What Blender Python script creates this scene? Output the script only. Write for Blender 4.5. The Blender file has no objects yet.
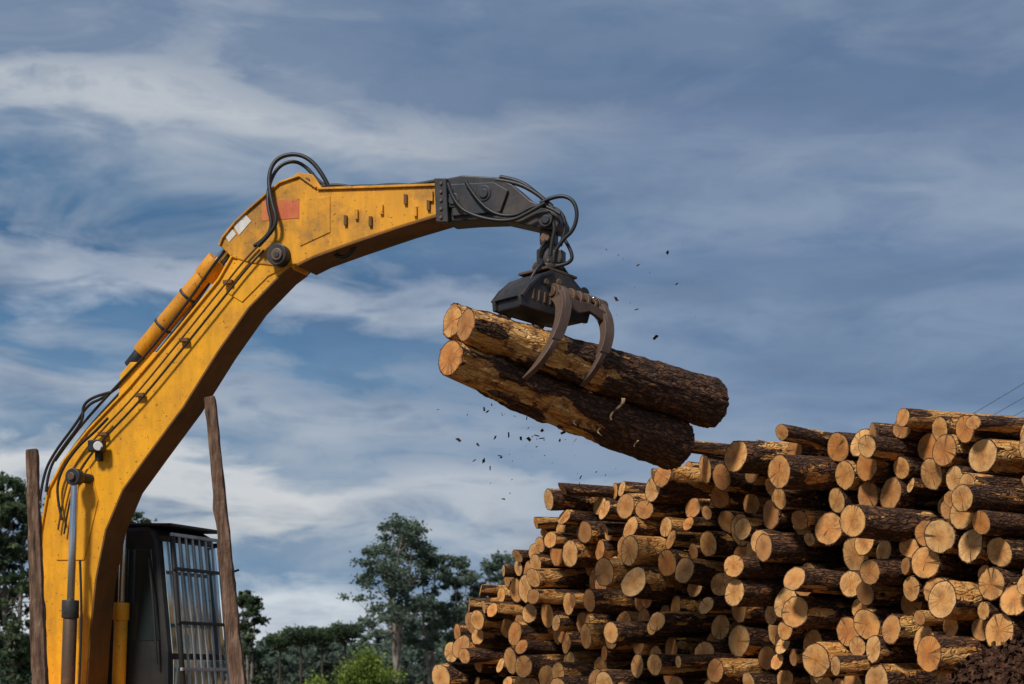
import bpy, bmesh, math, random
import numpy as np
from mathutils import Vector, Matrix, noise
rad=math.radians
scn=bpy.context.scene
scn.view_settings.view_transform='Standard'
scn.view_settings.look='None'
scn.view_settings.exposure=0
F=1800.0; H=1.5; HY=675.0
col=scn.collection

# ------------------------------------------------------------------ helpers
def W(px,py,Y):
    return Vector(((px-512)/F*Y, Y, H+(HY-py)/F*Y))
YAW=rad(20)
D=Vector((math.cos(YAW),-math.sin(YAW),0)); N=Vector((math.sin(YAW),math.cos(YAW),0))
O=Vector((-3.5,18,0)); Z=Vector((0,0,1))
def P(px,py,lat):
    dx=(px-512)/F
    t=(lat+N.dot(O))/(N.x*dx+N.y)
    return Vector((dx*t,t,H+(HY-py)/F*t))
def L(lx,lat,z): return O+D*lx+N*lat+Z*z
def to2(px,py,lat):
    w=P(px,py,lat); return ((w-O).dot(D), w.z)

def empty(name,loc=(0,0,0)):
    e=bpy.data.objects.new(name,None); e.location=loc; e.empty_display_size=.3
    col.objects.link(e); return e
def parent(o,p):
    o.parent=p
    o.matrix_parent_inverse=Matrix.Translation(-Vector(p.location))
def mk(name,verts,faces,mat=None,par=None,smooth=False,bevel=0):
    me=bpy.data.meshes.new(name); me.from_pydata([tuple(v) for v in verts],[],faces); me.update()
    bm=bmesh.new(); bm.from_mesh(me); bmesh.ops.recalc_face_normals(bm,faces=bm.faces); bm.to_mesh(me); bm.free()
    o=bpy.data.objects.new(name,me); col.objects.link(o)
    if mat: me.materials.append(mat)
    if smooth: me.polygons.foreach_set('use_smooth',[True]*len(me.polygons))
    if bevel:
        b=o.modifiers.new('b','BEVEL'); b.width=bevel; b.segments=2; b.limit_method='ANGLE'; b.angle_limit=rad(35)
    if par: parent(o,par)
    return o
def prismL(name,poly,l0,l1,mat,par,bevel=.01):
    n=len(poly)
    v=[L(a,l0,b) for a,b in poly]+[L(a,l1,b) for a,b in poly]
    f=[list(range(n)),list(range(2*n-1,n-1,-1))]+[[i,(i+1)%n,(i+1)%n+n,i+n] for i in range(n)]
    return mk(name,v,f,mat,par,bevel=bevel)
def prism(name,pts,l0,l1,mat,par,bevel=.01):
    return prismL(name,[to2(a,b,l0) for a,b in pts],l0,l1,mat,par,bevel)
def ribbon(name,pts,ref,l0,l1,th,mat,par,bevel=.004):
    p=[Vector((*to2(a,b,ref),)) for a,b in pts]; n=len(p); off=[]
    for i in range(n):
        t=(p[min(i+1,n-1)]-p[max(i-1,0)]).normalized(); off.append(Vector((-t.y,t.x))*th)
    v=[];f=[]
    for i in range(n):
        for (q) in (p[i]+off[i]*.5,p[i]-off[i]*.5):
            for l in (l0,l1): v.append(L(q.x,l,q.y))
    for i in range(n-1):
        a=4*i;b=a+4
        f+= [[a,b,b+1,a+1],[a+2,a+3,b+3,b+2],[a,a+2,b+2,b],[a+1,b+1,b+3,a+3]]
    f+=[[0,1,3,2],[4*n-4,4*n-2,4*n-1,4*n-3]]
    return mk(name,v,f,mat,par,bevel=bevel)
def cyl(name,p0,p1,r,mat,par,r2=None,seg=24,bevel=0):
    p0=Vector(p0);p1=Vector(p1);d=(p1-p0).normalized()
    a=d.orthogonal().normalized(); b=d.cross(a); r2=r if r2 is None else r2
    v=[];f=[]
    for (c,rr) in ((p0,r),(p1,r2)):
        for i in range(seg):
            t=2*math.pi*i/seg; v.append(c+a*(rr*math.cos(t))+b*(rr*math.sin(t)))
    f=[[i,(i+1)%seg,(i+1)%seg+seg,i+seg] for i in range(seg)]
    f+=[list(range(seg)),list(range(2*seg-1,seg-1,-1))]
    o=mk(name,v,f,mat,par)
    for pl in o.data.polygons:
        if len(pl.vertices)==4: pl.use_smooth=True
    b=o.modifiers.new('b','BEVEL'); b.width=min(.008,r*.15); b.segments=2; b.limit_method='ANGLE'; b.angle_limit=rad(50)
    return o
def box(name,c,ax,sz,mat,par,bevel=.006):
    v=[]
    for s in ((-1,-1,-1),(1,-1,-1),(1,1,-1),(-1,1,-1),(-1,-1,1),(1,-1,1),(1,1,1),(-1,1,1)):
        v.append(Vector(c)+ax[0]*(s[0]*sz[0]/2)+ax[1]*(s[1]*sz[1]/2)+ax[2]*(s[2]*sz[2]/2))
    f=[[0,3,2,1],[4,5,6,7],[0,1,5,4],[1,2,6,5],[2,3,7,6],[3,0,4,7]]
    return mk(name,v,f,mat,par,bevel=bevel)
MA=(D,N,Z)
def tube(name,pts,r,mat,par,res=8):
    cu=bpy.data.curves.new(name,'CURVE'); cu.dimensions='3D'; cu.bevel_depth=r; cu.bevel_resolution=3; cu.resolution_u=res
    s=cu.splines.new('NURBS'); s.points.add(len(pts)-1); s.order_u=3; s.use_endpoint_u=True
    for i,p in enumerate(pts): s.points[i].co=(*p,1)
    cu.use_fill_caps=True
    cu.materials.append(mat)
    o=bpy.data.objects.new(name,cu); col.objects.link(o)
    if par: parent(o,par)
    return o

# ------------------------------------------------------------------ materials
class NB:
    def __init__(s,name):
        s.m=bpy.data.materials.new(name); s.m.use_nodes=True; s.t=s.m.node_tree; s.t.nodes.clear()
        s.out=s.n('ShaderNodeOutputMaterial'); s.b=s.n('ShaderNodeBsdfPrincipled'); s.l(s.b.outputs[0],s.out.inputs[0])
    def n(s,t,**k):
        x=s.t.nodes.new(t)
        for a,v in k.items(): setattr(x,a,v)
        return x
    def l(s,a,b): s.t.links.new(a,b)
    def set(s,inp,v):
        if hasattr(v,'links'): s.l(v,inp)
        else: inp.default_value=v
    def noise(s,vec,scale,detail=4,rough=.55,dist=0):
        x=s.n('ShaderNodeTexNoise'); x.inputs['Scale'].default_value=scale; x.inputs['Detail'].default_value=detail
        x.inputs['Roughness'].default_value=rough; x.inputs['Distortion'].default_value=dist
        if vec: s.l(vec,x.inputs['Vector'])
        return x.outputs['Fac']
    def ramp(s,fac,stops,interp='LINEAR'):
        x=s.n('ShaderNodeValToRGB'); x.color_ramp.interpolation=interp; e=x.color_ramp.elements
        while len(e)<len(stops): e.new(.5)
        for i,(p,c) in enumerate(stops):
            e[i].position=p; e[i].color=(*c,1) if hasattr(c,'__len__') else (c,c,c,1)
        s.l(fac,x.inputs[0]); return x.outputs[0]
    def mix(s,fac,a,b,mode='MIX'):
        x=s.n('ShaderNodeMix',data_type='RGBA',blend_type=mode)
        s.set(x.inputs[0],fac)
        for i,v in ((6,a),(7,b)):
            if hasattr(v,'links'): s.l(v,x.inputs[i])
            else: x.inputs[i].default_value=(*v,1) if len(v)==3 else v
        return x.outputs[2]
    def math(s,op,a,b=0,c=0,clamp=False):
        x=s.n('ShaderNodeMath',operation=op,use_clamp=clamp)
        s.set(x.inputs[0],a); s.set(x.inputs[1],b); s.set(x.inputs[2],c); return x.outputs[0]
    def obj(s): return s.n('ShaderNodeTexCoord').outputs['Object']
    def map(s,vec,scale=(1,1,1),loc=(0,0,0)):
        x=s.n('ShaderNodeMapping'); x.inputs['Scale'].default_value=scale; x.inputs['Location'].default_value=loc
        s.l(vec,x.inputs[0]); return x.outputs[0]
    def bump(s,h,strength=.4,dist=.02):
        x=s.n('ShaderNodeBump'); x.inputs['Strength'].default_value=strength; x.inputs['Distance'].default_value=dist
        s.l(h,x.inputs['Height']); s.l(x.outputs[0],s.b.inputs['Normal'])
    def fin(s,colr=None,rough=None,metal=None,spec=None):
        if colr is not None: s.set(s.b.inputs['Base Color'],colr if hasattr(colr,'links') else (*colr,1))
        if rough is not None: s.set(s.b.inputs['Roughness'],rough)
        if metal is not None: s.set(s.b.inputs['Metallic'],metal)
        if spec is not None: s.set(s.b.inputs['Specular IOR Level'],spec)
        return s.m

def paint(name,c,grime=(.10,.055,.02),amt=.6,rough=.42,metal=0):
    s=NB(name); v=s.obj()
    g=s.noise(v,2.2,5,.68); st=s.noise(s.map(v,(7,7,1.0)),1.6,4,.65)
    m=s.math('MULTIPLY',s.ramp(g,[(.44,0),(.70,1)]),amt)
    c1=s.mix(s.ramp(st,[(.4,0),(.66,.55)]),c,tuple(x*.62 for x in c))
    ch=s.noise(v,30,3,.65); chip=s.math('MULTIPLY',s.ramp(ch,[(.64,0),(.68,1)]),.8)
    c2=s.mix(m,c1,grime); c3=s.mix(chip,c2,(.06,.032,.018))
    # fine scratches and scuffs
    sc=s.noise(s.map(v,(3,3,60)),1.2,3,.7); c3=s.mix(s.ramp(sc,[(.66,0),(.70,.35)]),c3,tuple(min(1,x*1.2+.04) for x in c))
    s.bump(s.noise(v,9,3),.14,.012)
    return s.fin(c3,s.math('ADD',s.math('MULTIPLY',g,.3),rough-.1),metal,.4)
M_yel=paint('machine_yellow_paint',(.86,.385,.008),(.36,.15,.015),amt=.55,rough=.48)
M_org=paint('orange_cylinder_paint',(.74,.30,.015),(.3,.12,.02),amt=.5)
M_stk=paint('stick_yellow_paint',(.78,.34,.014),(.24,.12,.03),amt=.95,rough=.5)
M_blk=paint('black_paint',(.016,.017,.019),(.05,.04,.03),.5,.45)
M_dgr=paint('dark_steel',(.036,.039,.046),(.13,.09,.06),.6,.45,.3)
M_rst=paint('worn_steel',(.13,.085,.06),(.24,.13,.07),.8,.5,.4)
M_tine=paint('tine_steel',(.15,.095,.07),(.07,.04,.025),.6,.5,.3)
M_brn=paint('brown_steel_underside_shade',(.18,.075,.012),(.05,.03,.015),.7,.6)  # underside shade put into the yellow of bottom plates; plain brown on tabs, clamps
M_gry=paint('guard_grey',(.50,.52,.52),(.12,.10,.07),.5,.5,.0)
M_wht=paint('label_white',(.75,.75,.72),(.3,.2,.1),.3,.5)
M_red=paint('faded_red',(.62,.13,.05),(.6,.25,.05),.7,.5)
s=NB('chrome_rod'); M_chr=s.fin((.6,.62,.65),.22,1)
s=NB('rubber_hose'); s.bump(s.noise(s.obj(),60,2),.2,.004); M_rub=s.fin((.014,.014,.015),.5,0)
s=NB('cab_glass'); v=s.obj(); M_gls=s.fin(s.mix(s.ramp(s.noise(s.map(v,(1,1,.5)),3,3),[(.4,0),(.6,1)]),(.34,.50,.50),(.82,.93,.91)),.10,.75,1.0)
s=NB('side_glass'); M_gls2=s.fin((.02,.03,.03),.06,0,.8)
s=NB('lamp_lens'); M_lens=s.fin((.8,.82,.8),.15,0)

# logs
def bark_mat(name):
    s=NB(name); v=s.obj(); oi=s.n('ShaderNodeObjectInfo').outputs['Random']
    off=s.n('ShaderNodeCombineXYZ'); s.l(s.math('MULTIPLY',oi,37),off.inputs[2])
    va=s.n('ShaderNodeVectorMath',operation='ADD'); s.l(v,va.inputs[0]); s.l(off.outputs[0],va.inputs[1]); v=va.outputs[0]
    at=s.n('ShaderNodeAttribute',attribute_name='bark').outputs['Fac']
    e=s.noise(s.map(v,(1,1,.5)),11,3,.7)
    mm=s.math('ADD',at,s.math('MULTIPLY',s.math('SUBTRACT',e,.5),1.1))
    mask=s.ramp(mm,[(.47,0),(.52,1)])
    vo=s.n('ShaderNodeTexVoronoi',feature='DISTANCE_TO_EDGE'); vo.inputs['Scale'].default_value=24
    nz=s.n('ShaderNodeTexNoise'); nz.inputs['Scale'].default_value=14; nz.inputs['Detail'].default_value=1
    zs=s.map(v,(1,1,.33))
    s.l(zs,nz.inputs['Vector'])
    dv=s.mix(.12,zs,nz.outputs['Color']); s.l(dv,vo.inputs['Vector'])
    fis=s.ramp(vo.outputs['Distance'],[(0,0),(.18,1)])
    fine=s.noise(zs,55,3,.7)
    pl=s.ramp(s.noise(zs,15,3,.72),[(.3,(.045,.027,.018)),(.46,(.13,.065,.038)),(.58,(.34,.15,.06)),(.68,(.17,.11,.08)),(.8,(.34,.27,.22))])
    b1=s.mix(fis,(.013,.008,.006),pl)
    b1=s.mix(s.ramp(fine,[(.36,.8),(.6,0)]),b1,(.028,.016,.011))
    b1=s.mix(s.math('MULTIPLY',oi,.45),b1,(.075,.035,.02))
    w=s.ramp(s.noise(s.map(v,(1,1,.18)),20,3,.7),[(.3,(.28,.10,.025)),(.45,(.60,.27,.07)),(.6,(.78,.44,.15)),(.75,(.82,.57,.29))])
    w=s.mix(s.ramp(s.noise(v,7,3,.7),[(.53,0),(.66,.85)]),w,(.13,.055,.025))
    c=s.mix(mask,w,b1)
    h=s.math('ADD',s.math('MULTIPLY',fis,.6),s.math('MULTIPLY',fine,.35))
    s.bump(h,.95,.022)
    return s.fin(c,.82,0,.25)
M_bark=bark_mat('pine_bark')
def end_mat():
    s=NB('cut_log_end'); v0=s.obj(); oi=s.n('ShaderNodeObjectInfo').outputs['Random']
    off=s.n('ShaderNodeCombineXYZ'); s.l(s.math('MULTIPLY',oi,53),off.inputs[2])
    va=s.n('ShaderNodeVectorMath',operation='ADD'); s.l(v0,va.inputs[0]); s.l(off.outputs[0],va.inputs[1]); v=va.outputs[0]
    sp=s.n('ShaderNodeSeparateXYZ'); s.l(v0,sp.inputs[0])
    n1=s.noise(v,6,2)
    r=s.math('SQRT',s.math('ADD',s.math('POWER',sp.outputs[0],2),s.math('POWER',sp.outputs[1],2)))
    r=s.math('ADD',r,s.math('MULTIPLY',s.math('SUBTRACT',n1,.5),.045))
    ring=s.math('SINE',s.math('MULTIPLY',r,420))
    ring=s.math('MULTIPLY',s.math('ADD',ring,1),.5)
    base=s.ramp(s.math('MULTIPLY',r,6.5),[(0,(.34,.13,.04)),(.08,(.60,.27,.08)),(.45,(.76,.41,.145)),(.85,(.82,.51,.22)),(1,(.58,.26,.07))])
    t=s.ramp(oi,[(0,(.40,.32,.27)),(.12,(.74,.58,.46)),(.24,(1,.92,.82)),(.42,(1.0,.82,.60)),(.58,(1.08,1.08,1.06)),(.70,(.60,.46,.36)),(.80,(.98,.68,.42)),(.9,(1.05,1.0,.9)),(1,(.80,.54,.34))])
    c=s.mix(1,base,t,'MULTIPLY')
    c=s.mix(s.math('MULTIPLY',ring,.28),c,(.38,.17,.06))
    c=s.mix(s.ramp(s.noise(v,9,4,.72),[(.44,0),(.72,.85)]),c,(.22,.10,.04))
    nv=s.n('ShaderNodeVectorMath',operation='NORMALIZE'); s.l(s.map(v0,(1,1,0)),nv.inputs[0])
    va2=s.n('ShaderNodeVectorMath',operation='ADD'); s.l(nv.outputs[0],va2.inputs[0]); s.l(off.outputs[0],va2.inputs[1])
    a=s.noise(va2.outputs[0],2.2,1)
    cr=s.ramp(s.math('ABSOLUTE',s.math('SUBTRACT',a,.5)),[(.0,1),(.016,0)])
    cr=s.math('MULTIPLY',cr,s.ramp(s.noise(v,4,1),[(.42,0),(.48,1)]))
    c=s.mix(cr,c,(.05,.025,.012))
    wv=s.n('ShaderNodeTexWave'); wv.inputs['Scale'].default_value=22; wv.inputs['Distortion'].default_value=2; s.l(v,wv.inputs[0])
    c=s.mix(s.math('MULTIPLY',wv.outputs['Fac'],.14),c,(.34,.18,.09))
    s.bump(s.noise(v,40,2),.35,.006)
    return s.fin(c,.75,0,.25)
M_end=end_mat()

def log_mesh(name,Ln,r0,r1,seg,rings,seed,cover,relief=.008,slant=0.0,flare=0.0):
    rng=random.Random(seed); sx,sy=rng.uniform(-50,50),rng.uniform(-50,50)
    ph=rng.uniform(0,6.28); bend=rng.uniform(.005,.035)*Ln/2.6
    tx,ty=rng.gauss(0,slant),rng.gauss(0,slant)
    ov=rng.uniform(0,.08); oa=rng.uniform(0,3.14)
    V=[];B=[]
    for i in range(rings+1):
        t=i/rings; z=Ln*t; r=r0+(r1-r0)*t
        cx=bend*math.sin(math.pi*t)*math.cos(ph); cy=bend*math.sin(math.pi*t)*math.sin(ph)
        for j in range(seg):
            a=2*math.pi*j/seg; ca,sa=math.cos(a),math.sin(a)
            n=noise.noise(Vector((ca*.9+sx,sa*.9+sy,z*1.1)))+.5*noise.noise(Vector((ca*2.2+sy,sa*2.2+sx,z*2.6)))
            bk=min(1,max(0,.5+n*1.1+cover(t)))
            lo=noise.noise(Vector((ca*.7+sy,sa*.7,z*.9+sx)))
            hf=noise.noise(Vector((ca*6+sx,sa*6,z*5)))+noise.noise(Vector((ca*14+sx,sa*14,z*12)))*.6
            kk=min(1,max(0,(bk-.42)/.16))
            rr=r*(1+.06*lo+ov*math.cos(2*(a-oa)))+relief*kk*(1+.7*hf)+.0015*hf
            x=cx+ca*rr;y=cy+sa*rr
            V.append((x,y,z+(tx*x+ty*y)*(1-t)**8)); B.append(bk)
    Fc=[];S=[];MI=[]
    for i in range(rings):
        for j in range(seg):
            a=i*seg+j;b=i*seg+(j+1)%seg
            Fc.append((a,b,b+seg,a+seg));MI.append(0);S.append(True)
    for end in (0,1):
        src=0 if end==0 else rings*seg
        base=len(V); zc=0 if end==0 else Ln
        for j in range(seg):
            V.append(V[src+j]); B.append(1)
        for j in range(seg):
            x,y,z=V[src+j]; q=.93
            V.append((x*q,y*q,zc+(z-zc)*q+(-.002 if end==0 else .002))); B.append(1)
        c=len(V); V.append((0,0,zc+(-.004 if end==0 else .004))); B.append(1)
        for j in range(seg):
            k=(j+1)%seg
            q=(base+j,base+seg+j,base+seg+k,base+k); tr=(base+seg+j,c,base+seg+k)
            if end: q=q[::-1]; tr=tr[::-1]
            Fc.append(q);MI.append(0);S.append(False)
            Fc.append(tr);MI.append(1);S.append(False)
    me=bpy.data.meshes.new(name); me.from_pydata(V,[],Fc); me.update()
    me.polygons.foreach_set('use_smooth',S); me.polygons.foreach_set('material_index',MI)
    at=me.attributes.new('bark','FLOAT','POINT'); at.data.foreach_set('value',B)
    me.materials.append(M_bark); me.materials.append(M_end)
    return me
def place_log(name,me,p,axis,roll=0,sc=1,par=None):
    o=bpy.data.objects.new(name,me); col.objects.link(o)
    q=Vector(axis).to_track_quat('Z','Y').to_matrix().to_4x4()
    m=Matrix.Translation(p)@q@Matrix.Rotation(roll,4,'Z')@Matrix.Diagonal((sc,sc,1,1))
    if par: o.parent=par; o.matrix_parent_inverse=Matrix.Translation(-Vector(par.location))
    o.matrix_basis=m
    return o

# ------------------------------------------------------------------ log pile
random.seed(5)
A=rad(55)
AX=Vector((math.sin(A),math.cos(A),0)); FD=Vector((math.cos(A),-math.sin(A),0)); PB=Vector((-.75,23,0))
variants=[]
for k in range(24):
    cov=[.35,.1,.5,-.15,.25,.05,.4,-.3,.15,.3][k%10]
    variants.append(log_mesh('pile_log_mesh_%d'%k,2.6+.3*random.random(),.14,.14*random.uniform(.88,1.15),30,34,100+k,lambda t,c=cov:c,.009,.14))
pixprof=[(436,690),(444,652),(470,600),(502,570),(526,550),(550,520),(566,488),(655,482),(670,476),(715,446),(800,434),(870,424),(910,414),(1100,416)]
prof=[(-1.2,.2)]
for a,b in pixprof:
    k=(a-512)/F; u=(k*PB.y-PB.x)/(FD.x-k*FD.y); Y=PB.y+FD.y*u
    prof.append((u,H+(HY-b)/F*Y))
prof.append((13,3.7))
pu=[a for a,b in prof];pz=[b for a,b in prof]
def pack(seed,umin,umax,dz=0):
    rng=random.Random(seed); C=[]; xs=np.arange(umin,umax,.02)
    cx=np.zeros(0);cz=np.zeros(0);cr=np.zeros(0)
    top=np.interp(xs,pu,pz)+dz
    for it in range(1900):
        r=rng.choice([.075,.09,.10,.11,.12,.125,.135,.145,.155,.175])*rng.uniform(.95,1.05)
        z=np.full(xs.shape,r)
        if len(cx):
            dx=np.abs(xs[:,None]-cx[None,:]); R=(cr+r)[None,:]
            zz=np.where(dx<R,cz[None,:]+np.sqrt(np.maximum(R**2-dx**2,0)),-1)
            z=np.maximum(z,zz.max(1))
        ok=(z+r<=top+.06*rng.random())
        if not ok.any():
            if it>1500: break
            continue
        zc=np.where(ok,z+.07*np.random.RandomState(it).rand(len(xs)),99); i=int(zc.argmin())
        C.append((xs[i],z[i],r)); cx=np.append(cx,xs[i]);cz=np.append(cz,z[i]);cr=np.append(cr,r)
    return C
pile=empty('log_pile',(3,18,0))
n=0
for row,(seed,du) in enumerate(((3,0),(9,3.0))):
    for (u,z,r) in pack(seed,-1.0,11.5,-.12*row):
        o=random.gauss(0,.14); lim=-.6 if u>2 else -.22
        if random.random()<.15: o=random.uniform(lim,-.18)
        if random.random()<.2: o=random.uniform(.2,.7)
        yaw=random.gauss(0,.035)+(random.uniform(-.14,.14) if random.random()<.14 else 0)
        pit=random.gauss(0,.018)
        ax=(AX+FD*yaw+Z*pit).normalized()
        p=PB+FD*u+AX*(o+du)+Z*z
        place_log('pile_log_%03d'%n,random.choice(variants),p,ax,random.uniform(0,6.28),(r-.003)/.145,pile); n+=1
print('pile logs',n)
# ------------------------------------------------------------------ held logs
def held(name,l,r,rl,rr,seed,cov):
    p0,p1=W(*l),W(*r); d=p1-p0
    me=log_mesh(name+'_mesh',d.length,rl,rr,120,250,seed,cov,.022,.12)
    return place_log(name,me,p0,d.normalized(),random.uniform(0,6))
random.seed(12)
hA=held('log',(466,325,15.7),(711,403,17.7),.152,.225,41,lambda t:-.34+1.35*min(1,t*1.1))
hB=held('log',(450,358,15.75),(676,446,17.6),.160,.222,77,lambda t:-.04+.7*t)
hC=held('log',(453,321,16.08),(672,412,17.95),.138,.20,93,lambda t:-.1+1.0*t)

# ------------------------------------------------------------------ excavator
ex=empty('log_loader_excavator',(-4.5,18.4,0))
BW=.155
top=[(28,735),(34,684),(38,600),(42,530),(49,490),(65,460),(89,430),(129,388),(175,334),(219,280),(234,254)]
endp=[(250,238),(272,232),(290,240),(299,254),(294,268)]
bot=[(280,277),(250,308),(219,352),(184,408),(150,454),(124,490),(107,530),(97,580),(91,640),(87,700),(84,735)]
prism('boom_body',top+endp+bot,-BW,BW,M_yel,ex,.012)
ribbon('boom_top_plate',top,-BW,-BW-.025,BW+.025,.022,M_yel,ex)
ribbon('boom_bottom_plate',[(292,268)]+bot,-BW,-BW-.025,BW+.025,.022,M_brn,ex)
prism('boom_elbow_doubler',[(238,258),(252,242),(272,236),(289,242),(295,256),(288,266),(268,276),(242,302),(226,292)],-BW-.012,-BW+.002,M_yel,ex,.004)
prism('boom_foot_doubler',[(52,505),(68,472),(90,468),(98,500),(84,560),(56,560)],-BW-.012,-BW+.002,M_yel,ex,.004)
def pin(name,px,py,l0,l1,r,mat):
    a=to2(px,py,l0); return cyl(name,L(a[0],l0,a[1]),L(a[0],l1,a[1]),r,mat,ex)
pin('elbow_pin_boss',276,254,-.29,.29,.105,M_dgr); pin('elbow_pin',276,254,-.315,.315,.06,M_rst)
pin('elbow_pin_cap',276,254,-.325,.3,.03,M_dgr)
# stick
st=[(220,246),(223,238),(236,222),(250,209),(280,183),(300,177),(318,190),(380,188),(440,186),(440,214),(400,226),(350,243),(314,256),(298,264),(276,266),(250,263),(231,257)]
prism('stick_body',st,-.18,.18,M_stk,ex,.012)
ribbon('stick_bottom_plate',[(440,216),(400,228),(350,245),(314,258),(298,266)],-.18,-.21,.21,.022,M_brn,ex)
ribbon('stick_top_plate',[(318,189),(380,187),(440,185)],-.18,-.205,.205,.022,M_stk,ex)
ribbon('stick_back_plate',[(220,246),(223,238),(236,222),(250,209),(280,183),(300,176),(317,188)],-.18,-.205,.205,.02,M_stk,ex)
prism('top_bracket_near',[(288,180),(298,172),(312,174),(322,188),(318,198),(296,200)],-.15,-.11,M_stk,ex,.008)
prism('top_bracket_far',[(288,180),(298,172),(312,174),(322,188),(318,198),(296,200)],.10,.14,M_stk,ex,.008)
pin('top_bracket_pin',306,181,-.17,.17,.035,M_dgr)
prism('stick_weld_plate',[(302,199),(330,196),(330,232),(300,246)],-.189,-.179,M_stk,ex,.003)
prism('red_decal',[(262,201),(299,199),(299,218),(262,221)],-.184,-.178,M_red,ex,0)
prism('white_label',[(232,224),(244,213),(251,221),(239,235)],-.1855,-.178,M_wht,ex,0)
prism('white_label_2',[(225,236),(232,229),(236,234),(229,242)],-.1855,-.178,M_wht,ex,0)
for i,(a,b) in enumerate([(345,220),(356,214),(370,221),(381,209),(405,199),(415,211),(428,205),(431,196)]):
    prism('stick_tab_%d'%i,[(a-1.5,b-5),(a+1.5,b-5),(a+1.5,b+5),(a-1.5,b+5)],-.208,-.177,M_stk if i%2 else M_brn,ex,.003)
nose=[(436,180),(462,175),(498,177),(512,184),(530,200),(556,212),(560,221),(556,230),(540,228),(500,219),(470,220),(445,222),(436,214)]
prism('nose_body',nose,-.155,.155,M_dgr,ex,.014)
prism('nose_flange_near',[(434,178),(446,178),(448,222),(436,222)],-.235,-.16,M_dgr,ex,.008)
prism('nose_flange_far',[(434,178),(446,178),(448,222),(436,222)],.16,.235,M_dgr,ex,.008)
prism('nose_side_plate',[(450,184),(494,182),(508,190),(500,212),(452,216)],-.185,-.15,M_dgr,ex,.008)
for i in range(5): pin('flange_bolt_%d'%i,440.5,183+8.5*i,-.25,-.2,.014,M_rst)
for i,(a,b,r) in enumerate([(452,200,.05),(483,193,.055),(545,219,.05)]):
    pin('nose_pin_%d'%i,a,b,-.21,.21,r*.8,M_dgr); pin('nose_pin_boss_%d'%i,a,b,-.195,.195,r*1.4,M_dgr)
def PC(a,b,l): return P(a,b,l)
cyl('stick_cylinder_barrel',PC(141,353,-.02),PC(212,267,-.02),.092,M_org,ex)
cyl('stick_cylinder_gland',PC(204,277,-.02),PC(218,260,-.02),.108,M_org,ex)
cyl('stick_cylinder_rod',PC(216,263,-.02),PC(236,240,-.02),.045,M_chr,ex)
cyl('stick_cylinder_base',PC(130,367,-.02),PC(142,352,-.02),.07,M_dgr,ex)
prism('cylinder_bracket',[(118,400),(120,374),(130,362),(140,362),(152,352),(160,352)],-.1,.1,M_yel,ex,.008)
for i,(a,b) in enumerate([(163,326),(188,296)]):
    q=PC(a,b,-.02);dd=(PC(212,267,-.02)-PC(141,353,-.02)).normalized()
    cyl('barrel_clamp_%d'%i,q-dd*.015,q+dd*.015,.101,M_dgr,ex)
line=[(258,246),(246,258),(222,288),(178,343),(134,397),(98,434),(76,462),(64,490),(58,530)]
for k,o in enumerate((0,6)):
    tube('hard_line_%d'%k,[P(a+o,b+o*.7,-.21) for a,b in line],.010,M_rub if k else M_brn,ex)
for i,(a,b) in enumerate([(228,282),(184,340),(140,395),(103,434)]):
    box('line_clamp_%d'%i,P(a,b,-.195),MA,(.10,.04,.04),M_brn,ex)
for k in range(2):
    tube('back_line_%d'%k,[P(a-3+k*6,b-3+k*4,-.12+.10*k) for a,b in [(232,248),(216,268),(196,298),(156,350),(130,378),(102,408),(76,438),(58,464)]],.014,M_rub,ex)
def hose(name,pts,lat,r=.019): 
    if not hasattr(lat,'__len__'): lat=[lat]*len(pts)
    return tube(name,[P(a,b,l) for (a,b),l in zip(pts,lat)],r,M_rub,ex)
hose('elbow_hose_1',[(258,246),(268,236),(278,222),(271,200),(268,175),(276,158),(295,153),(312,160),(326,180),(330,190)],[-.28,-.28,-.28,-.27,-.24,-.2,-.15,-.12,-.1,-.08],.021)
hose('elbow_hose_2',[(254,246),(264,240),(273,226),(267,204),(269,184),(278,166),(294,160),(308,168),(320,184),(334,190)],[-.26,-.26,-.26,-.25,-.2,-.12,-.08,-.06,-.04,-.02],.018)
hose('stick_hose_1',[(318,187),(335,184),(360,189),(390,184),(425,187),(445,183)],-.08,.018)
hose('stick_hose_2',[(318,189),(345,187),(372,186),(402,188),(440,180)],.02,.018)
hose('under_hose',[(330,250),(338,258),(350,256),(356,245)],-.1,.02)
hose('boom_loop_1',[(46,492),(48,470),(62,448),(84,420),(82,406),(94,396),(112,392)],[-.2]*7,.015)
hose('boom_loop_2',[(40,500),(43,474),(56,450),(76,424),(88,404),(104,398),(122,384)],[-.05]*7,.015)
hose('boom_loop_3',[(62,520),(56,495),(60,472),(78,446),(95,432),(108,418)],[-.23]*6,.014)
hose('nose_hose_1',[(448,183),(454,205),(478,218),(510,222),(530,212),(545,203)],-.25,.018)
hose('nose_hose_2',[(466,182),(474,196),(492,214),(515,217),(534,205),(550,207),(560,214)],-.22,.017)
hose('nose_hose_3',[(496,180),(515,182),(535,192),(548,203),(556,212)],-.14,.02)
hose('nose_hose_4',[(500,177),(520,180),(540,196),(552,206)],.05,.02)
hose('nose_hose_5',[(540,203),(556,195),(572,198),(578,212),(574,230),(562,240),(556,250)],-.17,.018)
hose('nose_hose_6',[(536,208),(552,206),(564,215),(566,232),(560,246)],-.12,.018)
hose('nose_hose_7',[(548,212),(556,225),(552,240),(550,256)],-.16,.018)
hose('rotator_hose_1',[(562,236),(572,250),(572,264),(556,266)],-.1,.017)
hose('rotator_hose_2',[(546,240),(538,252),(540,266),(548,270)],-.14,.015)
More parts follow.
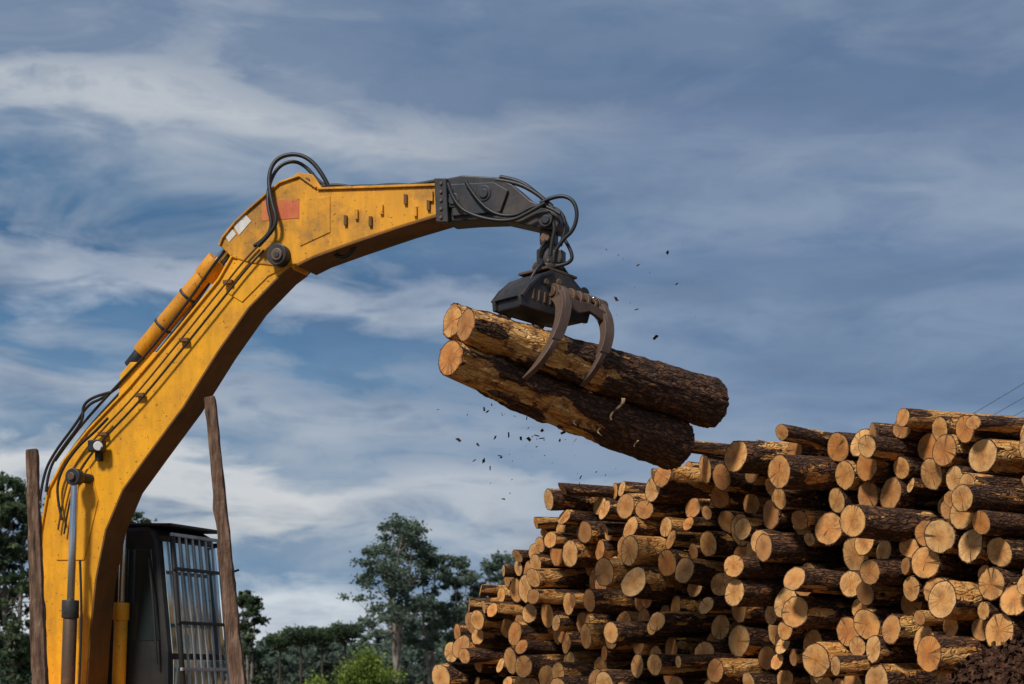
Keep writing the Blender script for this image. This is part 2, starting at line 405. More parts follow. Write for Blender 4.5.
def lift(tag,lat,ox=0):
    a=to2(75,477,-.36); b0=to2(66,735,-.36)
    a=(a[0]+ox,a[1]); b0=(b0[0]+ox,b0[1])
    mid=(a[0]+(b0[0]-a[0])*.50,a[1]+(b0[1]-a[1])*.50)
    cyl('lift_rod_'+tag,L(a[0],lat,a[1]),L(mid[0],lat,mid[1]),.038,M_chr,ex)
    cyl('lift_gland_'+tag,L(mid[0],lat,mid[1]+.06),L(mid[0]*.93+b0[0]*.07,lat,mid[1]-.12),.085,M_dgr if lat<0 else M_yel,ex)
    cyl('lift_barrel_'+tag,L(mid[0],lat,mid[1]-.05),L(b0[0],lat,b0[1]),.07,M_rst if lat<0 else M_yel,ex)
    cyl('lift_eye_'+tag,L(a[0],lat-.05,a[1]),L(a[0],lat+.05,a[1]),.085,M_dgr,ex)
    cyl('lift_eye_pin_'+tag,L(a[0],lat-.08,a[1]),L(a[0],lat+.08,a[1]),.04,M_rst,ex)
lift('near',-.36); lift('far',.36,.13)
pa=to2(75,477,-.36); cyl('lift_cross_pin',L(pa[0],-.4,pa[1]),L(pa[0]+.13,.40,pa[1]),.05,M_dgr,ex)
tube('lift_pipe',[P(80,560,-.30),P(82,610,-.32),P(80,660,-.34),P(78,720,-.36)],.012,M_rub,ex)
box('work_light_body',P(97,446,-.27),MA,(.17,.09,.12),M_blk,ex,.015)
cyl('work_light_lens',P(98,446,-.315),P(98,446,-.33),.046,M_lens,ex)
box('work_light_bracket',P(99,455,-.21),MA,(.05,.08,.12),M_blk,ex)
# rotator
c0=P(549,222,0)
box('swivel_link',c0+Vector((0,0,-.09)),MA,(.15,.13,.26),M_dgr,ex,.02)
cyl('swivel_cross_pin',c0-N*.13+Z*-.17,c0+N*.13+Z*-.17,.045,M_rst,ex)
def rz(py): return H+(HY-py)/F*c0.y
def rp(py): return Vector((c0.x-.01,c0.y,rz(py)))
cyl('rotator_neck',rp(240),rp(254),.065,M_dgr,ex); cyl('rotator_motor',rp(250),rp(268),.105,M_dgr,ex)
cyl('rotator_flange',rp(266),rp(271),.145,M_dgr,ex); cyl('rotator_lower',rp(270),rp(284),.09,M_rst,ex)
for k in range(8):
    a=k*math.pi/4; q=rp(265)+Vector((.12*math.cos(a),.12*math.sin(a),0)); cyl('rotator_bolt_%d'%k,q,q+Z*.025,.014,M_rst,ex,seg=6)
box('rotator_block',rp(259)+Vector((.1,-.05,0)),MA,(.1,.12,.12),M_dgr,ex,.01)
# grapple
G=rp(283)
e1=(W(711,403,17.7)-W(466,325,15.7)).normalized(); e3=(Z-e1*Z.dot(e1)).normalized(); e2=e1.cross(e3)
if e2.y>0: e2=-e2
def Gp(a,b,c): return G+e1*a+e2*b+e3*c
def gprism13(name,poly,b0,b1,mat,bev=.01):
    n=len(poly); v=[Gp(a,b0,c) for a,c in poly]+[Gp(a,b1,c) for a,c in poly]
    f=[list(range(n)),list(range(2*n-1,n-1,-1))]+[[i,(i+1)%n,(i+1)%n+n,i+n] for i in range(n)]
    return mk(name,v,f,mat,ex,bevel=bev)
def gsheet(name,path,a0,th,mat,shear=.3,c0_=-.14,bev=.008):
    o=[];i_=[]
    n=len(path)
    for k in range(n):
        p=Vector(path[k][:2]); t=(Vector(path[min(k+1,n-1)][:2])-Vector(path[max(k-1,0)][:2])).normalized()
        nn=Vector((-t.y,t.x))*path[k][2]/2; o.append(p+nn); i_.append(p-nn)
    V=[];Fc=[]
    for side in (-th/2,th/2):
        for q in o+i_: V.append(Gp(a0+side+shear*(q.y-c0_),q.x,q.y))
    m=2*n
    for k in range(n-1):
        Fc+=[[k,k+1,n+k+1,n+k],[m+k,m+n+k,m+n+k+1,m+k+1],[k,m+k,m+k+1,k+1],[n+k,n+k+1,m+n+k+1,m+n+k]]
    Fc+=[[0,n,m+n,m],[n-1,m+n-1,m+2*n-1,2*n-1]]
    return mk(name,V,Fc,mat,ex,bevel=bev)
def cr(pts,per=5):
    out=[];P_=[Vector(p) for p in pts]
    for i in range(len(P_)-1):
        p0=P_[max(i-1,0)];p1=P_[i];p2=P_[i+1];p3=P_[min(i+2,len(P_)-1)]
        for k in range(per):
            t=k/per; out.append(.5*((2*p1)+(p2-p0)*t+(2*p0-5*p1+4*p2-p3)*t*t+(3*p1-p0-3*p2+p3)*t**3))
    out.append(P_[-1]); return out
hp=[(-.46,-.36),(-.48,-.27),(-.40,-.15),(-.28,-.03),(-.14,.05),(.12,.05),(.24,-.02),(.32,-.10),(.38,-.22),(.36,-.32),(.1,-.35),(-.3,-.36)]
gprism13('grapple_side_plate_near',hp,.16,.20,M_dgr); gprism13('grapple_side_plate_far',hp,-.20,-.16,M_dgr)
gprism13('grapple_body',[(a*.93,c-.02 if c>0 else c) for a,c in hp],-.165,.165,M_dgr,.015)
gprism13('grapple_top_plate',[(-.2,.05),(.18,.05),(.18,.075),(-.2,.075)],-.2,.2,M_rst,.006)
for k in range(5):
    gprism13('grapple_rib_%d'%k,[(-.34+.07*k,-.27),(-.32+.07*k,-.27),(-.32+.07*k,-.17),(-.34+.07*k,-.17)],.195,.210,M_rst,.004)
gprism13('grapple_edge_flange',[(-.48,-.27),(-.40,-.15),(-.28,-.03),(-.14,.05),(-.12,.02),(-.27,-.06),(-.38,-.18),(-.45,-.28)],-.22,.22,M_dgr,.006)
cyl('grapple_frame_bolt',Gp(-.2,.20,-.08),Gp(-.2,.23,-.08),.03,M_rst,ex,seg=6)
cyl('grapple_frame_bolt',Gp(-.05,.20,-.04),Gp(-.05,.23,-.04),.03,M_rst,ex,seg=6)
def tine(tag,a0,sgn,pts,w=1,sh=.34):
    pts=[(sgn*b,c,w_*w) for b,c,w_ in cr(pts)]
    gsheet('tine_'+tag,pts,a0,.065,M_tine,sh)
    cyl('tine_boss_'+tag,Gp(a0-.06,sgn*.22,-.15),Gp(a0+.06,sgn*.22,-.15),.08,M_rst,ex)
    gsheet('tine_rib_'+tag,[(b+sgn*.45*w_*.9,c,.025) for b,c,w_ in pts[4:22]],a0,.11,M_tine,sh,bev=.004)
tp=[(.15,-.13,.12),(.25,-.16,.15),(.37,-.28,.125),(.45,-.46,.105),(.475,-.64,.095),(.455,-.80,.08),(.39,-.94,.055),(.30,-1.04,.018)]
tp2=[(.15,-.15,.12),(.25,-.18,.14),(.37,-.30,.115),(.455,-.46,.095),(.475,-.62,.085),(.45,-.76,.07),(.40,-.87,.05),(.33,-.96,.018)]
tine('near_1',-.06,1,tp,1,.40); tine('near_2',.45,1,tp2,1,.26); tine('far_1',-.14,-1,tp,.9,.1); tine('far_2',.26,-1,tp,.9,.1)
cyl('tine_shaft_near',Gp(-.14,.22,-.15),Gp(.54,.22,-.15),.05,M_rst,ex); cyl('tine_shaft_far',Gp(-.2,-.22,-.15),Gp(.6,-.22,-.15),.05,M_rst,ex)
for k in range(4):
    cyl('shaft_collar_%d'%k,Gp(.07+.09*k,.22,-.15),Gp(.11+.09*k,.22,-.15),.085,M_rst,ex)
gprism13('tine_bridge',[(-.06,-.30),(-.06,-.20),(.07,-.22),(.20,-.20),(.45,-.24),(.45,-.36),(.31,-.31),(.20,-.28),(.07,-.33)],.355,.395,M_tine,.008)
cyl('grapple_cylinder',Gp(.33,-.26,-.10),Gp(.33,.16,-.03),.055,M_dgr,ex); cyl('grapple_cyl_rod',Gp(.33,.1,-.04),Gp(.33,.30,-.12),.03,M_chr,ex)
tube('grapple_hose_1',[rp(262)+Vector((.08,-.1,0)),Gp(.12,.1,.12),Gp(.25,.05,.06),Gp(.30,-.1,-.04)],.016,M_rub,ex)
tube('grapple_hose_2',[rp(262)+Vector((-.08,-.1,0)),Gp(-.16,.12,.14),Gp(-.26,.12,.04),Gp(-.3,.1,-.08)],.016,M_rub,ex)

# cab
cf,cz=to2(160,527,.45)
lt=.45; lo=1.66
cabp=[(cf+.10,1.0),(cf+.10,1.75),(cf-.02,cz-.12),(cf-.08,cz-.02),(cf-.16,cz+.02),(cf-1.0,cz+.0),(cf-1.12,cz-.08),(cf-1.2,1.9),(cf-1.2,1.0)]
prismL('cab_shell',cabp,lt,lo,M_blk,ex,.05)
prismL('cab_side_window',[(cf-.0,1.85),(cf-.1,cz-.22),(cf-1.0,cz-.2),(cf-1.06,1.85)],lt-.006,lt+.02,M_gls2,ex,.01)
prismL('cab_side_pillar',[(cf-.50,1.8),(cf-.50,cz-.1),(cf-.43,cz-.1),(cf-.43,1.8)],lt-.015,lt-.002,M_blk,ex,.005)
tube('cab_handrail',[L(cf+.0,lt-.06,1.6),L(cf-.02,lt-.07,2.0),L(cf-.06,lt-.07,2.5),L(cf-.1,lt-.06,2.7)],.014,M_blk,ex)
def slab(name,x0,z0,x1,z1,l0,l1,th,mat,bev=.005):
    d=Vector((x1-x0,z1-z0)).normalized(); o=Vector((d.y,-d.x))*th
    return prismL(name,[(x0,z0),(x1,z1),(x1+o.x,z1+o.y),(x0+o.x,z0+o.y)],l0,l1,mat,ex,bev)
slab('cab_front_glass',cf+.105,1.72,cf-.012,cz-.14,lt+.06,lo-.06,.012,M_gls)
slab('cab_front_glass_low',cf+.102,1.1,cf+.102,1.66,lt+.08,lo-.08,.012,M_gls)
gx0,gz0,gx1,gz1=cf+.26,1.15,cf+.10,cz-.02
def gpt(t): return (gx0+(gx1-gx0)*t, gz0+(gz1-gz0)*t)
for i in range(9):
    l=lt+.06+(lo-lt-.12)*i/8; a=gpt(.0);b=gpt(.97)
    cyl('guard_bar_%d'%i,L(a[0],l,a[1]),L(b[0],l,b[1]),.013 if 0<i<8 else .028,M_gry if 0<i<8 else M_blk,ex,seg=10)
for i,t in enumerate((0,.22,.48,.78,.97)):
    a=gpt(t); box('guard_rail_%d'%i,L(a[0]+.012,(lt+lo)/2,a[1]),MA,(.03,lo-lt-.04,.035),M_gry if i in (1,4) else M_blk,ex)
for i,l in enumerate((lt+.03,lo-.03)):
    for t in (.05,.95):
        a=gpt(t); box('guard_mount_%d'%i,L(a[0]-.08,l,a[1]),MA,(.16,.04,.05),M_blk,ex)
prismL('cab_roof_guard',[(cf-.95,cz+.04),(cf+.12,cz+.01),(cf+.12,cz+.04),(cf-.95,cz+.07)],lt+.02,lo-.02,M_blk,ex,.01)
cyl('cab_mirror_arm',L(cf+.1,lo,2.6),L(cf+.2,lo+.1,2.65),.012,M_blk,ex); 
prismL('house_body',[(cf-2.9,.95),(cf-.1,.95),(cf+.0,1.2),(cf-.1,1.37),(cf-2.9,1.37),(cf-3.1,1.2)],-1.3,1.55,M_yel,ex,.04)
prismL('counterweight',[(cf-3.9,.9),(cf-3.1,.85),(cf-3.1,1.4),(cf-3.7,1.4),(cf-4.0,1.25)],-1.3,1.55,M_dgr,ex,.06)
cyl('turntable',L(cf-1.4,0.1,.7),L(cf-1.4,.1,.96),.65,M_dgr,ex,seg=40)
for tag,a,b in (('near',-1.45,-.9),('far',1.05,1.6)):
    poly=[]
    for k in range(13):
        t=rad(-90+180*k/12); poly.append((cf+.3+.42*math.cos(t),.44+.42*math.sin(t)))
    for k in range(13):
        t=rad(90+180*k/12); poly.append((cf-3.1+.42*math.cos(t),.44+.42*math.sin(t)))
    prismL('track_'+tag,poly,a,b,M_dgr,ex,.01)
    for k in range(22):
        xx=cf-3.1+3.4*k/21
        for zz in (.02,.87): box('track_shoe_'+tag,L(xx,(a+b)/2,zz),MA,(.12,b-a+.04,.05),M_rst,ex,.004)
    for k in range(6): cyl('track_roller_'+tag,L(cf-2.8+.56*k,a-.03,.3),L(cf-2.8+.56*k,b+.03,.3),.13,M_dgr,ex)
box('track_frame',L(cf-1.4,.07,.55),MA,(1.4,2.2,.3),M_dgr,ex)

# ------------------------------------------------------------------ stakes
def stake_mat():
    s=NB('weathered_stake'); v=s.obj()
    c=s.ramp(s.noise(s.map(v,(5,5,.7)),5,5,.7),[(.3,(.04,.027,.022)),(.5,(.15,.085,.055)),(.7,(.30,.20,.14))])
    s.bump(s.noise(s.map(v,(5,5,.5)),8,4,.7),.8,.03); return s.fin(c,.85,0,.2)
M_stake=stake_mat()
def stake(a,b,Y,w0,w1):
    t=W(a[0],a[1],Y); q=W(b[0],b[1],Y); d=(q-t); k=-t.z/d.z; base=t+d*k
    n=60; v=[];f=[]; seed=a[0]
    for i in range(n+1):
        c=base.lerp(t,i/n); w=(w0+(w1-w0)*i/n)
        for j,(sx,sy) in enumerate(((-1,-1),(1,-1),(1,1),(-1,1))):
            jj=noise.noise(Vector((seed+j*9,i*.3,0)))*.014+noise.noise(Vector((seed+j*5,i*1.1,4)))*.006
            v.append(Vector((sx*(w/2+jj),sy*(w*.4+jj),0))+c+Vector((0,0,.05*noise.noise(Vector((j*3.3,seed,1))) if i==n else 0)))
    for i in range(n):
        for j in range(4): f.append([4*i+j,4*i+(j+1)%4,4*i+4+(j+1)%4,4*i+4+j])
    f+=[[0,1,2,3],[4*n+3,4*n+2,4*n+1,4*n]]
    return mk('wooden_stake',v,f,M_stake,None,bevel=.01)
stake((210,398),(238,684),16.2,.16,.095); stake((32,450),(40,684),16.6,.16,.10)

# ------------------------------------------------------------------ ground
s=NB('dirt_ground'); v=s.obj()
c=s.ramp(s.noise(v,.15,6,.65),[(.35,(.10,.065,.04)),(.5,(.16,.11,.07)),(.62,(.05,.075,.02)),(.8,(.07,.10,.03))])
s.bump(s.noise(v,3,5,.7),.6,.1); M_gnd=s.fin(c,.95,0,.1)
xs=np.concatenate([-np.geomspace(30,2500,14)[::-1],np.linspace(-28,28,57),np.geomspace(30,2500,14)])
ys=np.concatenate([[-300,-100,-30],np.linspace(-10,45,56),np.geomspace(47,3500,18)])
V=[];Fc=[]
for y in ys:
    for x in xs:
        near=max(0,1-math.hypot(x,y-15)/60)
        V.append((x,y,.05*near*noise.noise(Vector((x*.5,y*.5,0)))-.02))
nx=len(xs)
for i in range(len(ys)-1):
    for j in range(nx-1): Fc.append((i*nx+j,i*nx+j+1,(i+1)*nx+j+1,(i+1)*nx+j))
mk('ground',V,Fc,M_gnd,smooth=True)
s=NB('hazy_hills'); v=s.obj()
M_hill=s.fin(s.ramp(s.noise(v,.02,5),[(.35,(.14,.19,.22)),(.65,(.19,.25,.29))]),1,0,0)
V=[];Fc=[];nn=160
for i in range(nn+1):
    x=-1400+2800*i/nn; y=1500
    h=26+16*noise.noise(Vector((x*.004,1,3)))+6*noise.noise(Vector((x*.02,2,3)))
    V+= [(x,y-200,-1),(x,y,h),(x,y+300,-1)]
for i in range(nn):
    for k in range(2): Fc.append((3*i+k,3*i+3+k,3*i+4+k,3*i+1+k))
mk('hills',V,Fc,M_hill,smooth=True)

# bark heap
s=NB('bark_mulch'); v=s.obj()
c=s.ramp(s.noise(v,14,5,.75),[(.35,(.02,.011,.008)),(.5,(.075,.035,.02)),(.62,(.16,.075,.04)),(.75,(.30,.17,.09))])
s.bump(s.noise(v,12,4,.8),1,.08); M_mul=s.fin(c,.95,0,.1)
V=[];Fc=[];n1=90
hc=Vector((4.1,13.2,0))
def hh(x,y):
    d=math.hypot((x-hc.x)/1.75,(y-hc.y)/1.5)
    return max(-.05,1.86*math.exp(-d*d*.9)-.08+ .10*noise.noise(Vector((x*2,y*2,0)))+.05*noise.noise(Vector((x*6,y*6,0)))+.03*noise.noise(Vector((x*16,y*16,0))))
for i in range(n1+1):
    for j in range(n1+1):
        x=hc.x-4+8*j/n1; y=hc.y-3.2+6.4*i/n1; V.append((x,y,hh(x,y)))
for i in range(n1):
    for j in range(n1): a=i*(n1+1)+j; Fc.append((a,a+1,a+n1+2,a+n1+1))
rng=random.Random(4)
for k in range(6000):
    x=hc.x+rng.gauss(0,1.2); y=hc.y+rng.gauss(0,.95)
    if abs(x-hc.x)>3.5 or abs(y-hc.y)>2.7: continue
    z=hh(x,y)+rng.uniform(0,.02); l=rng.uniform(.02,.09); w=rng.uniform(.008,.025)
    a=Vector((rng.gauss(0,1),rng.gauss(0,1),rng.gauss(0,.5))).normalized(); b=a.orthogonal().normalized(); p=Vector((x,y,z)); i0=len(V)
    V+=[p-a*l-b*w,p+a*l-b*w,p+a*l+b*w,p-a*l+b*w]; Fc.append((i0,i0+1,i0+2,i0+3))
mk('bark_mulch_heap',V,Fc,M_mul)
V=[];Fc=[]
for k in range(150):
    px=rng.gauss(548,44);py=rng.gauss(422,38)
    if rng.random()<.15: px=rng.uniform(560,700);py=rng.uniform(240,340)
    p=W(px,py,rng.uniform(16,17.5)); l=rng.choice([.004,.006,.009,.014,.022,.03]); w=l*rng.uniform(.3,.8)
    a=Vector((rng.gauss(0,1),rng.gauss(0,1),rng.gauss(0,1))).normalized(); b=a.orthogonal().normalized(); i0=len(V)
    V+=[p-a*l-b*w,p+a*l-b*w*.6,p+a*l*.8+b*w,p-a*l*.7+b*w]; Fc.append((i0,i0+1,i0+2,i0+3))
mk('falling_bark_debris',V,Fc,M_mul)
# bark shreds hanging under the held logs (one object)
s=NB('bark_strip'); M_strip=s.fin(s.ramp(s.noise(s.obj(),9,2),[(.4,(.08,.04,.02)),(.6,(.6,.42,.22))]),.8,0)
V=[];Fc=[]
for (a,b,ln,wd_) in [(617,398,.20,.018),(520,398,.07,.012),(500,384,.05,.010),(548,408,.08,.014),(575,420,.05,.012),(600,428,.07,.012),(636,440,.06,.010),(540,404,.05,.01)]:
    q=W(a,b,16.45); i00=len(V)
    for i in range(9):
        t=i/8; sw=.3*ln*math.sin(t*4+a)
        V+=[q+Vector((sw-wd_*(1-t*.6),0,-ln*t)),q+Vector((sw+wd_*(1-t*.6),.01,-ln*t))]
        if i: c=i00+2*i-2; Fc.append((c,c+1,c+3,c+2))
mk('hanging_bark_strip',V,Fc,M_strip)

# ------------------------------------------------------------------ trees
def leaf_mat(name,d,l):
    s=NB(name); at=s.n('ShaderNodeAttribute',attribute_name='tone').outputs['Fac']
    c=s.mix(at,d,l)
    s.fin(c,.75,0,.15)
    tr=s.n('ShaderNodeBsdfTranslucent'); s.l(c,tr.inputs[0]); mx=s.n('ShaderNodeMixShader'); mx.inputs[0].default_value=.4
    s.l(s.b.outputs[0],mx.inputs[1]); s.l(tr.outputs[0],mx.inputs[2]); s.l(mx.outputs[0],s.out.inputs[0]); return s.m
M_euc=leaf_mat('eucalyptus_foliage',(.07,.105,.08),(.18,.235,.16))
M_drk=leaf_mat('dark_foliage',(.04,.065,.038),(.13,.18,.085))
M_lit=leaf_mat('bright_foliage',(.10,.15,.025),(.28,.36,.07))
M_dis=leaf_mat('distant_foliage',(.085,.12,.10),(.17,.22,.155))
s=NB('tree_trunk_bark'); M_trk=s.fin(s.ramp(s.noise(s.obj(),3,4),[(.3,(.10,.08,.065)),(.7,(.32,.28,.24))]),.9,0,.1)
s=NB('dark_trunk_bark'); M_trk2=s.fin(s.ramp(s.noise(s.obj(),3,3),[(.3,(.04,.035,.028)),(.7,(.09,.075,.06))]),.9,0,.1)
class TM:
    def __init__(s): s.V=[];s.F=[];s.T=[];s.MI=[]
    def limb(s,p0,p1,r0,r1,seg=6):
        d=(p1-p0).normalized(); a=d.orthogonal().normalized(); b=d.cross(a); i0=len(s.V)
        for c,r in ((p0,r0),(p1,r1)):
            for k in range(seg):
                t=6.2832*k/seg; s.V.append(c+a*(r*math.cos(t))+b*(r*math.sin(t))); s.T.append(0)
        for k in range(seg): s.F.append((i0+k,i0+(k+1)%seg,i0+seg+(k+1)%seg,i0+seg+k)); s.MI.append(0)
    def clump(s,c,rad3,n,size,rng):
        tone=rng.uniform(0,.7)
        for _ in range(n):
            u=Vector((rng.gauss(0,.5),rng.gauss(0,.5),rng.gauss(0,.5)))
            p=c+Vector((u.x*rad3[0],u.y*rad3[1],u.z*rad3[2]))
            a=Vector((rng.gauss(0,1),rng.gauss(0,1),rng.gauss(0,.8))).normalized(); b=a.orthogonal().normalized()
            b=(b*math.cos(1)+a.cross(b)*math.sin(rng.uniform(0,6))).normalized()
            l=size*rng.uniform(.4,1.2); w=l*.5; i0=len(s.V)
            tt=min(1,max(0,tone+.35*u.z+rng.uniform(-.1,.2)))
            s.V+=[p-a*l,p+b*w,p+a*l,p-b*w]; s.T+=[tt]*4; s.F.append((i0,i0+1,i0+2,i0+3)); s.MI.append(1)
    def make(s,name,leaf,trunk=None):
        me=bpy.data.meshes.new(name); me.from_pydata([tuple(v) for v in s.V],[],s.F); me.update()
        me.polygons.foreach_set('material_index',s.MI)
        at=me.attributes.new('tone','FLOAT','POINT'); at.data.foreach_set('value',s.T)
        me.materials.append(trunk or M_trk); me.materials.append(leaf)
        o=bpy.data.objects.new(name,me); col.objects.link(o); return o
def tree(name,px,ytop,Y,wpx,seed,leaf,stems=3,leaves=9000,crown0=.35,clumps=60,size=.2,tm=None,cl=(.13,.27)):
    rng=random.Random(seed); own=tm is None; tm=tm or TM()
    base=Vector(((px-512)/F*Y,Y,-.05)); Ht=H+(HY-ytop)/F*Y; R=wpx/2/F*Y
    for k in range(stems):
        a=6.283*k/stems+rng.uniform(0,1); sp=R*.4 if stems>1 else R*.06
        r=Ht*.013+.03; topz=Ht*rng.uniform(.80,.95)
        pts=[base.copy()]
        for i in range(1,8):
            t=i/7; q=base+Vector((math.cos(a)*sp*t+rng.gauss(0,R*.04),math.sin(a)*sp*t+rng.gauss(0,R*.04),topz*t)); tm.limb(pts[-1],q,r*(1-.8*(i-1)/7),r*(1-.8*i/7)); pts.append(q)
        for j in range(clumps//stems):
            t=crown0+(1-crown0)*rng.random()**.8; ii=min(6,int(t*.92*7)); q0=pts[ii].lerp(pts[ii+1],rng.random())
            f=(t-crown0)/(1-crown0)
            env=(math.sin(math.pi*min(1,.12+.8*f)))**.6
            an=rng.uniform(0,6.283); rr=R*env*rng.random()**.5
            q=Vector((base.x+math.cos(an)*rr,base.y+math.sin(an)*rr,Ht*t*rng.uniform(.94,1.0)))
            if q.z<q0.z: q0=pts[max(0,ii-1)]
            m=q0.lerp(q,.5)+Vector((0,0,-.03*Ht)); tm.limb(q0,m,r*.22,r*.14,4); tm.limb(m,q,r*.14,r*.04,4)
            cs=R*rng.uniform(*cl)
            for w in range(3):
                tm.clump(q+Vector((rng.gauss(0,cs*.7),rng.gauss(0,cs*.7),rng.gauss(0,cs*.45))),(cs,cs,cs*.55),leaves//clumps//3,size,rng)
    if own: return tm.make(name,leaf)
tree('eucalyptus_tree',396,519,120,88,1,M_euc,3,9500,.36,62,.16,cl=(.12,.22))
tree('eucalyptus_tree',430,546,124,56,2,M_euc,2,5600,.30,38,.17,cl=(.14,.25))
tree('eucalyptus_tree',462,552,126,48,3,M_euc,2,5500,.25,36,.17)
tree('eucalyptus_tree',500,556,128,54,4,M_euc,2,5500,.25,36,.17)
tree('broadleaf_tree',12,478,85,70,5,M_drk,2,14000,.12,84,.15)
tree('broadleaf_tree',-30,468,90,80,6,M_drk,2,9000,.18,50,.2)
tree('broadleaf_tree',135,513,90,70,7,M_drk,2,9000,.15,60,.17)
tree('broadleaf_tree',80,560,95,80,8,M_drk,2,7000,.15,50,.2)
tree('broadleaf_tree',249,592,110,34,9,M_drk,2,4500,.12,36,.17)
def arau(px,ytop,Y,wpx,seed):
    rng=random.Random(seed); tm=TM(); base=Vector(((px-512)/F*Y,Y,-.05)); Ht=H+(HY-ytop)/F*Y; R=wpx/2/F*Y
    tm.limb(base,base+Z*Ht*.97,.10,.06,8)
    for tier,(t,q) in enumerate(((1.0,.7),(.95,1.0),(.88,.7))):
        for k in range(10):
            an=6.283*k/10+tier+rng.uniform(-.2,.2); p=base+Z*Ht*(t-.14)
            e=base+Vector((math.cos(an)*R*q*rng.uniform(.8,1.05),math.sin(an)*R*q,Ht*(t+.0)))
            m=p.lerp(e,.6)-Z*.12; tm.limb(p,m,.04,.03,4); tm.limb(m,e,.03,.02,4)
            tm.clump(e,(.42,.42,.24),70,.12,rng); tm.clump(m,(.3,.3,.15),25,.10,rng)
    return tm.make('araucaria_tree',M_drk,M_trk2)
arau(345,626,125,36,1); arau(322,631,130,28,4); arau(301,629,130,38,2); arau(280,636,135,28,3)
tm=TM(); rng=random.Random(8)
for k in range(40):
    c=W(365+rng.gauss(0,16),0,75); c.z=rng.uniform(.2,1.5)+.8*math.exp(-((c.x+6.1)/.8)**2); c.y+=rng.gauss(0,.6)
    tm.limb(Vector((c.x,c.y,0)),c,.04,.02,4); tm.clump(c,(.5,.5,.45),220,.09,rng)
tm.make('bright_bush',M_lit,M_trk2)
tm=TM()
for k in range(90):
    px=rng.uniform(-80,620); Y=rng.uniform(60,72); c=W(px,0,Y); c.z=rng.uniform(.1,.7)
    tm.clump(c,(.9,.6,.4),120,.10,rng)
tm.make('low_shrubs',M_drk)
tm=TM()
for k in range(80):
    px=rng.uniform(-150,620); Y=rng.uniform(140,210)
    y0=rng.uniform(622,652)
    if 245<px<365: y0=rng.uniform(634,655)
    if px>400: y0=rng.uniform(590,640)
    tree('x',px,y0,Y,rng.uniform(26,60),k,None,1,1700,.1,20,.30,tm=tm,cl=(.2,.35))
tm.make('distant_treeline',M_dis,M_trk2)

# ------------------------------------------------------------------ utility poles / cables
s=NB('pole_wood'); M_pole=s.fin((.14,.10,.07),.9,0)
s=NB('cable'); M_cab=s.fin((.10,.10,.11),.6,0)
def upole(x,y,h):
    e=empty('utility_pole',(x,y,0)); cyl('shaft',(x,y,0),(x,y,h),.13,M_pole,e,r2=.09)
    box('crossarm',(x,y,h-.3),(Vector((1,0,0)),Vector((0,1,0)),Z),(1.3,.1,.12),M_pole,e)
    for k in (-.5,0,.5): cyl('insulator',(x+k,y,h-.24),(x+k,y,h-.08),.04,M_wht,e)
    return e
p1=(10.6,45,7.3);p2=(11.2,25,7.9)
upole(*p1);upole(*p2)
ca=empty('power_line',(10,35,7))
for k in (-.5,0,.5):
    tube('cable',[Vector((p1[0]+k+(p2[0]-p1[0])*t,p1[1]+(p2[1]-p1[1])*t,7.22+.6*t-.08*4*t*(1-t))) for t in [i/10 for i in range(11)]],.006,M_cab,ca)

# ------------------------------------------------------------------ world / light
wd=bpy.data.worlds.new('World'); scn.world=wd; wd.use_nodes=True; t=wd.node_tree; t.nodes.clear()
class WB(NB):
    def __init__(s): s.t=t
s=WB()
out=s.n('ShaderNodeOutputWorld'); bg1=s.n('ShaderNodeBackground'); bg2=s.n('ShaderNodeBackground'); mx=s.n('ShaderNodeMixShader')
sun_az=math.atan2(-.50,-.85); sun_el=rad(46)
sky=s.n('ShaderNodeTexSky',sky_type='NISHITA'); sky.sun_disc=False; sky.sun_elevation=sun_el; sky.sun_rotation=sun_az
s.l(sky.outputs[0],bg1.inputs[0]); bg1.inputs[1].default_value=.06
g=s.n('ShaderNodeTexCoord').outputs['Generated']; sp=s.n('ShaderNodeSeparateXYZ'); s.l(g,sp.inputs[0])
nd=s.noise(s.map(g,(3.0,3.0,9)),1.6,2,.5,.3); nf=s.noise(s.map(g,(7,7,24),(3,1,2)),2.0,6,.56,.4)
nl=s.noise(s.map(g,(4,4,12),(7,4,1)),1.9,5,.56,.5)
e=s.math('ADD',sp.outputs[2],s.math('ADD',s.math('MULTIPLY',s.math('SUBTRACT',nd,.5),.07),s.math('MULTIPLY',s.math('SUBTRACT',nf,.5),.065)))
e=s.math('ADD',e,s.math('MULTIPLY',sp.outputs[0],.03))
ef=s.math('MULTIPLY',e,2.5)
K=2.5
Lr=s.ramp(ef,[(0,(.68,.73,.78)),(.035*K,(.60,.66,.72)),(.052*K,(.14,.25,.40)),(.07*K,(.20,.29,.41)),(.085*K,(.54,.57,.60)),(.105*K,(.62,.64,.66)),(.118*K,(.17,.27,.40)),(.14*K,(.36,.42,.51)),(.155*K,(.13,.24,.39)),(.18*K,(.085,.19,.345)),(.197*K,(.42,.48,.57)),(.212*K,(.34,.40,.50)),(.225*K,(.06,.145,.28)),(.25*K,(.075,.17,.31)),(.275*K,(.20,.28,.40)),(.30*K,(.48,.52,.57)),(.32*K,(.18,.25,.37)),(.40*K,(.15,.22,.34))])
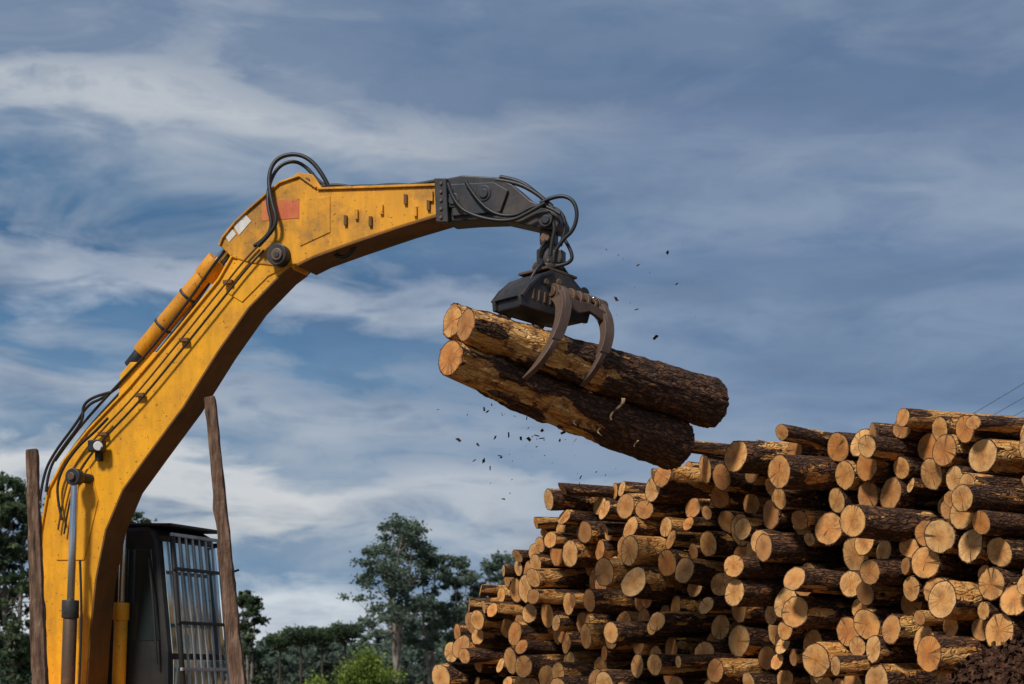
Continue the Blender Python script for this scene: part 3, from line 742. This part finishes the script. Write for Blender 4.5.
Rr=s.ramp(ef,[(0,(.54,.61,.69)),(.06*K,(.36,.44,.55)),(.10*K,(.27,.35,.47)),(.14*K,(.21,.29,.42)),(.17*K,(.15,.23,.37)),(.20*K,(.20,.28,.41)),(.235*K,(.145,.22,.36)),(.265*K,(.22,.295,.42)),(.295*K,(.145,.21,.34)),(.32*K,(.12,.185,.31)),(.35*K,(.15,.22,.34)),(.4*K,(.17,.24,.36))])
xm=s.ramp(s.math('ADD',s.math('MULTIPLY',sp.outputs[0],2.4),s.math('ADD',s.math('MULTIPLY',nl,.6),.16)),[(.2,0),(.68,1)])
cl=s.mix(xm,Lr,Rr)
cl=s.mix(s.math('MULTIPLY',s.ramp(nl,[(.5,0),(.70,.5)]),s.math('SUBTRACT',1.1,xm,clamp=True)),cl,(.50,.54,.59))
cl=s.mix(s.math('MULTIPLY',s.ramp(nl,[(.5,0),(.75,.4)]),xm),cl,(.33,.40,.50))
cl=s.mix(s.ramp(nl,[(.30,.5),(.47,0)]),cl,(.10,.165,.28))
cl=s.mix(s.ramp(nf,[(.28,.5),(.5,0)]),cl,(.09,.165,.30))
s.l(cl,bg2.inputs[0]); bg2.inputs[1].default_value=1.03
mx.inputs[0].default_value=.94
s.l(bg1.outputs[0],mx.inputs[1]); s.l(bg2.outputs[0],mx.inputs[2]); s.l(mx.outputs[0],out.inputs[0])
sl=bpy.data.lights.new('sun','SUN'); sl.energy=3.6; sl.angle=rad(9); sl.color=(1,.95,.87)
so=bpy.data.objects.new('sun',sl); col.objects.link(so)
sd=Vector((math.sin(sun_az)*math.cos(sun_el),math.cos(sun_az)*math.cos(sun_el),math.sin(sun_el)))
so.rotation_euler=sd.to_track_quat('Z','Y').to_euler(); so.location=(-20,-20,30)

# ------------------------------------------------------------------ camera
cd=bpy.data.cameras.new('camera'); co=bpy.data.objects.new('camera',cd); col.objects.link(co)
co.location=(0,0,H); co.rotation_euler=(rad(90),0,0)
cd.sensor_width=36; cd.lens=36*F/1024; cd.shift_y=(HY-342)/1024; cd.clip_end=6000; cd.clip_start=.1
cd.dof.use_dof=True; cd.dof.focus_distance=17; cd.dof.aperture_fstop=3.2
scn.camera=co
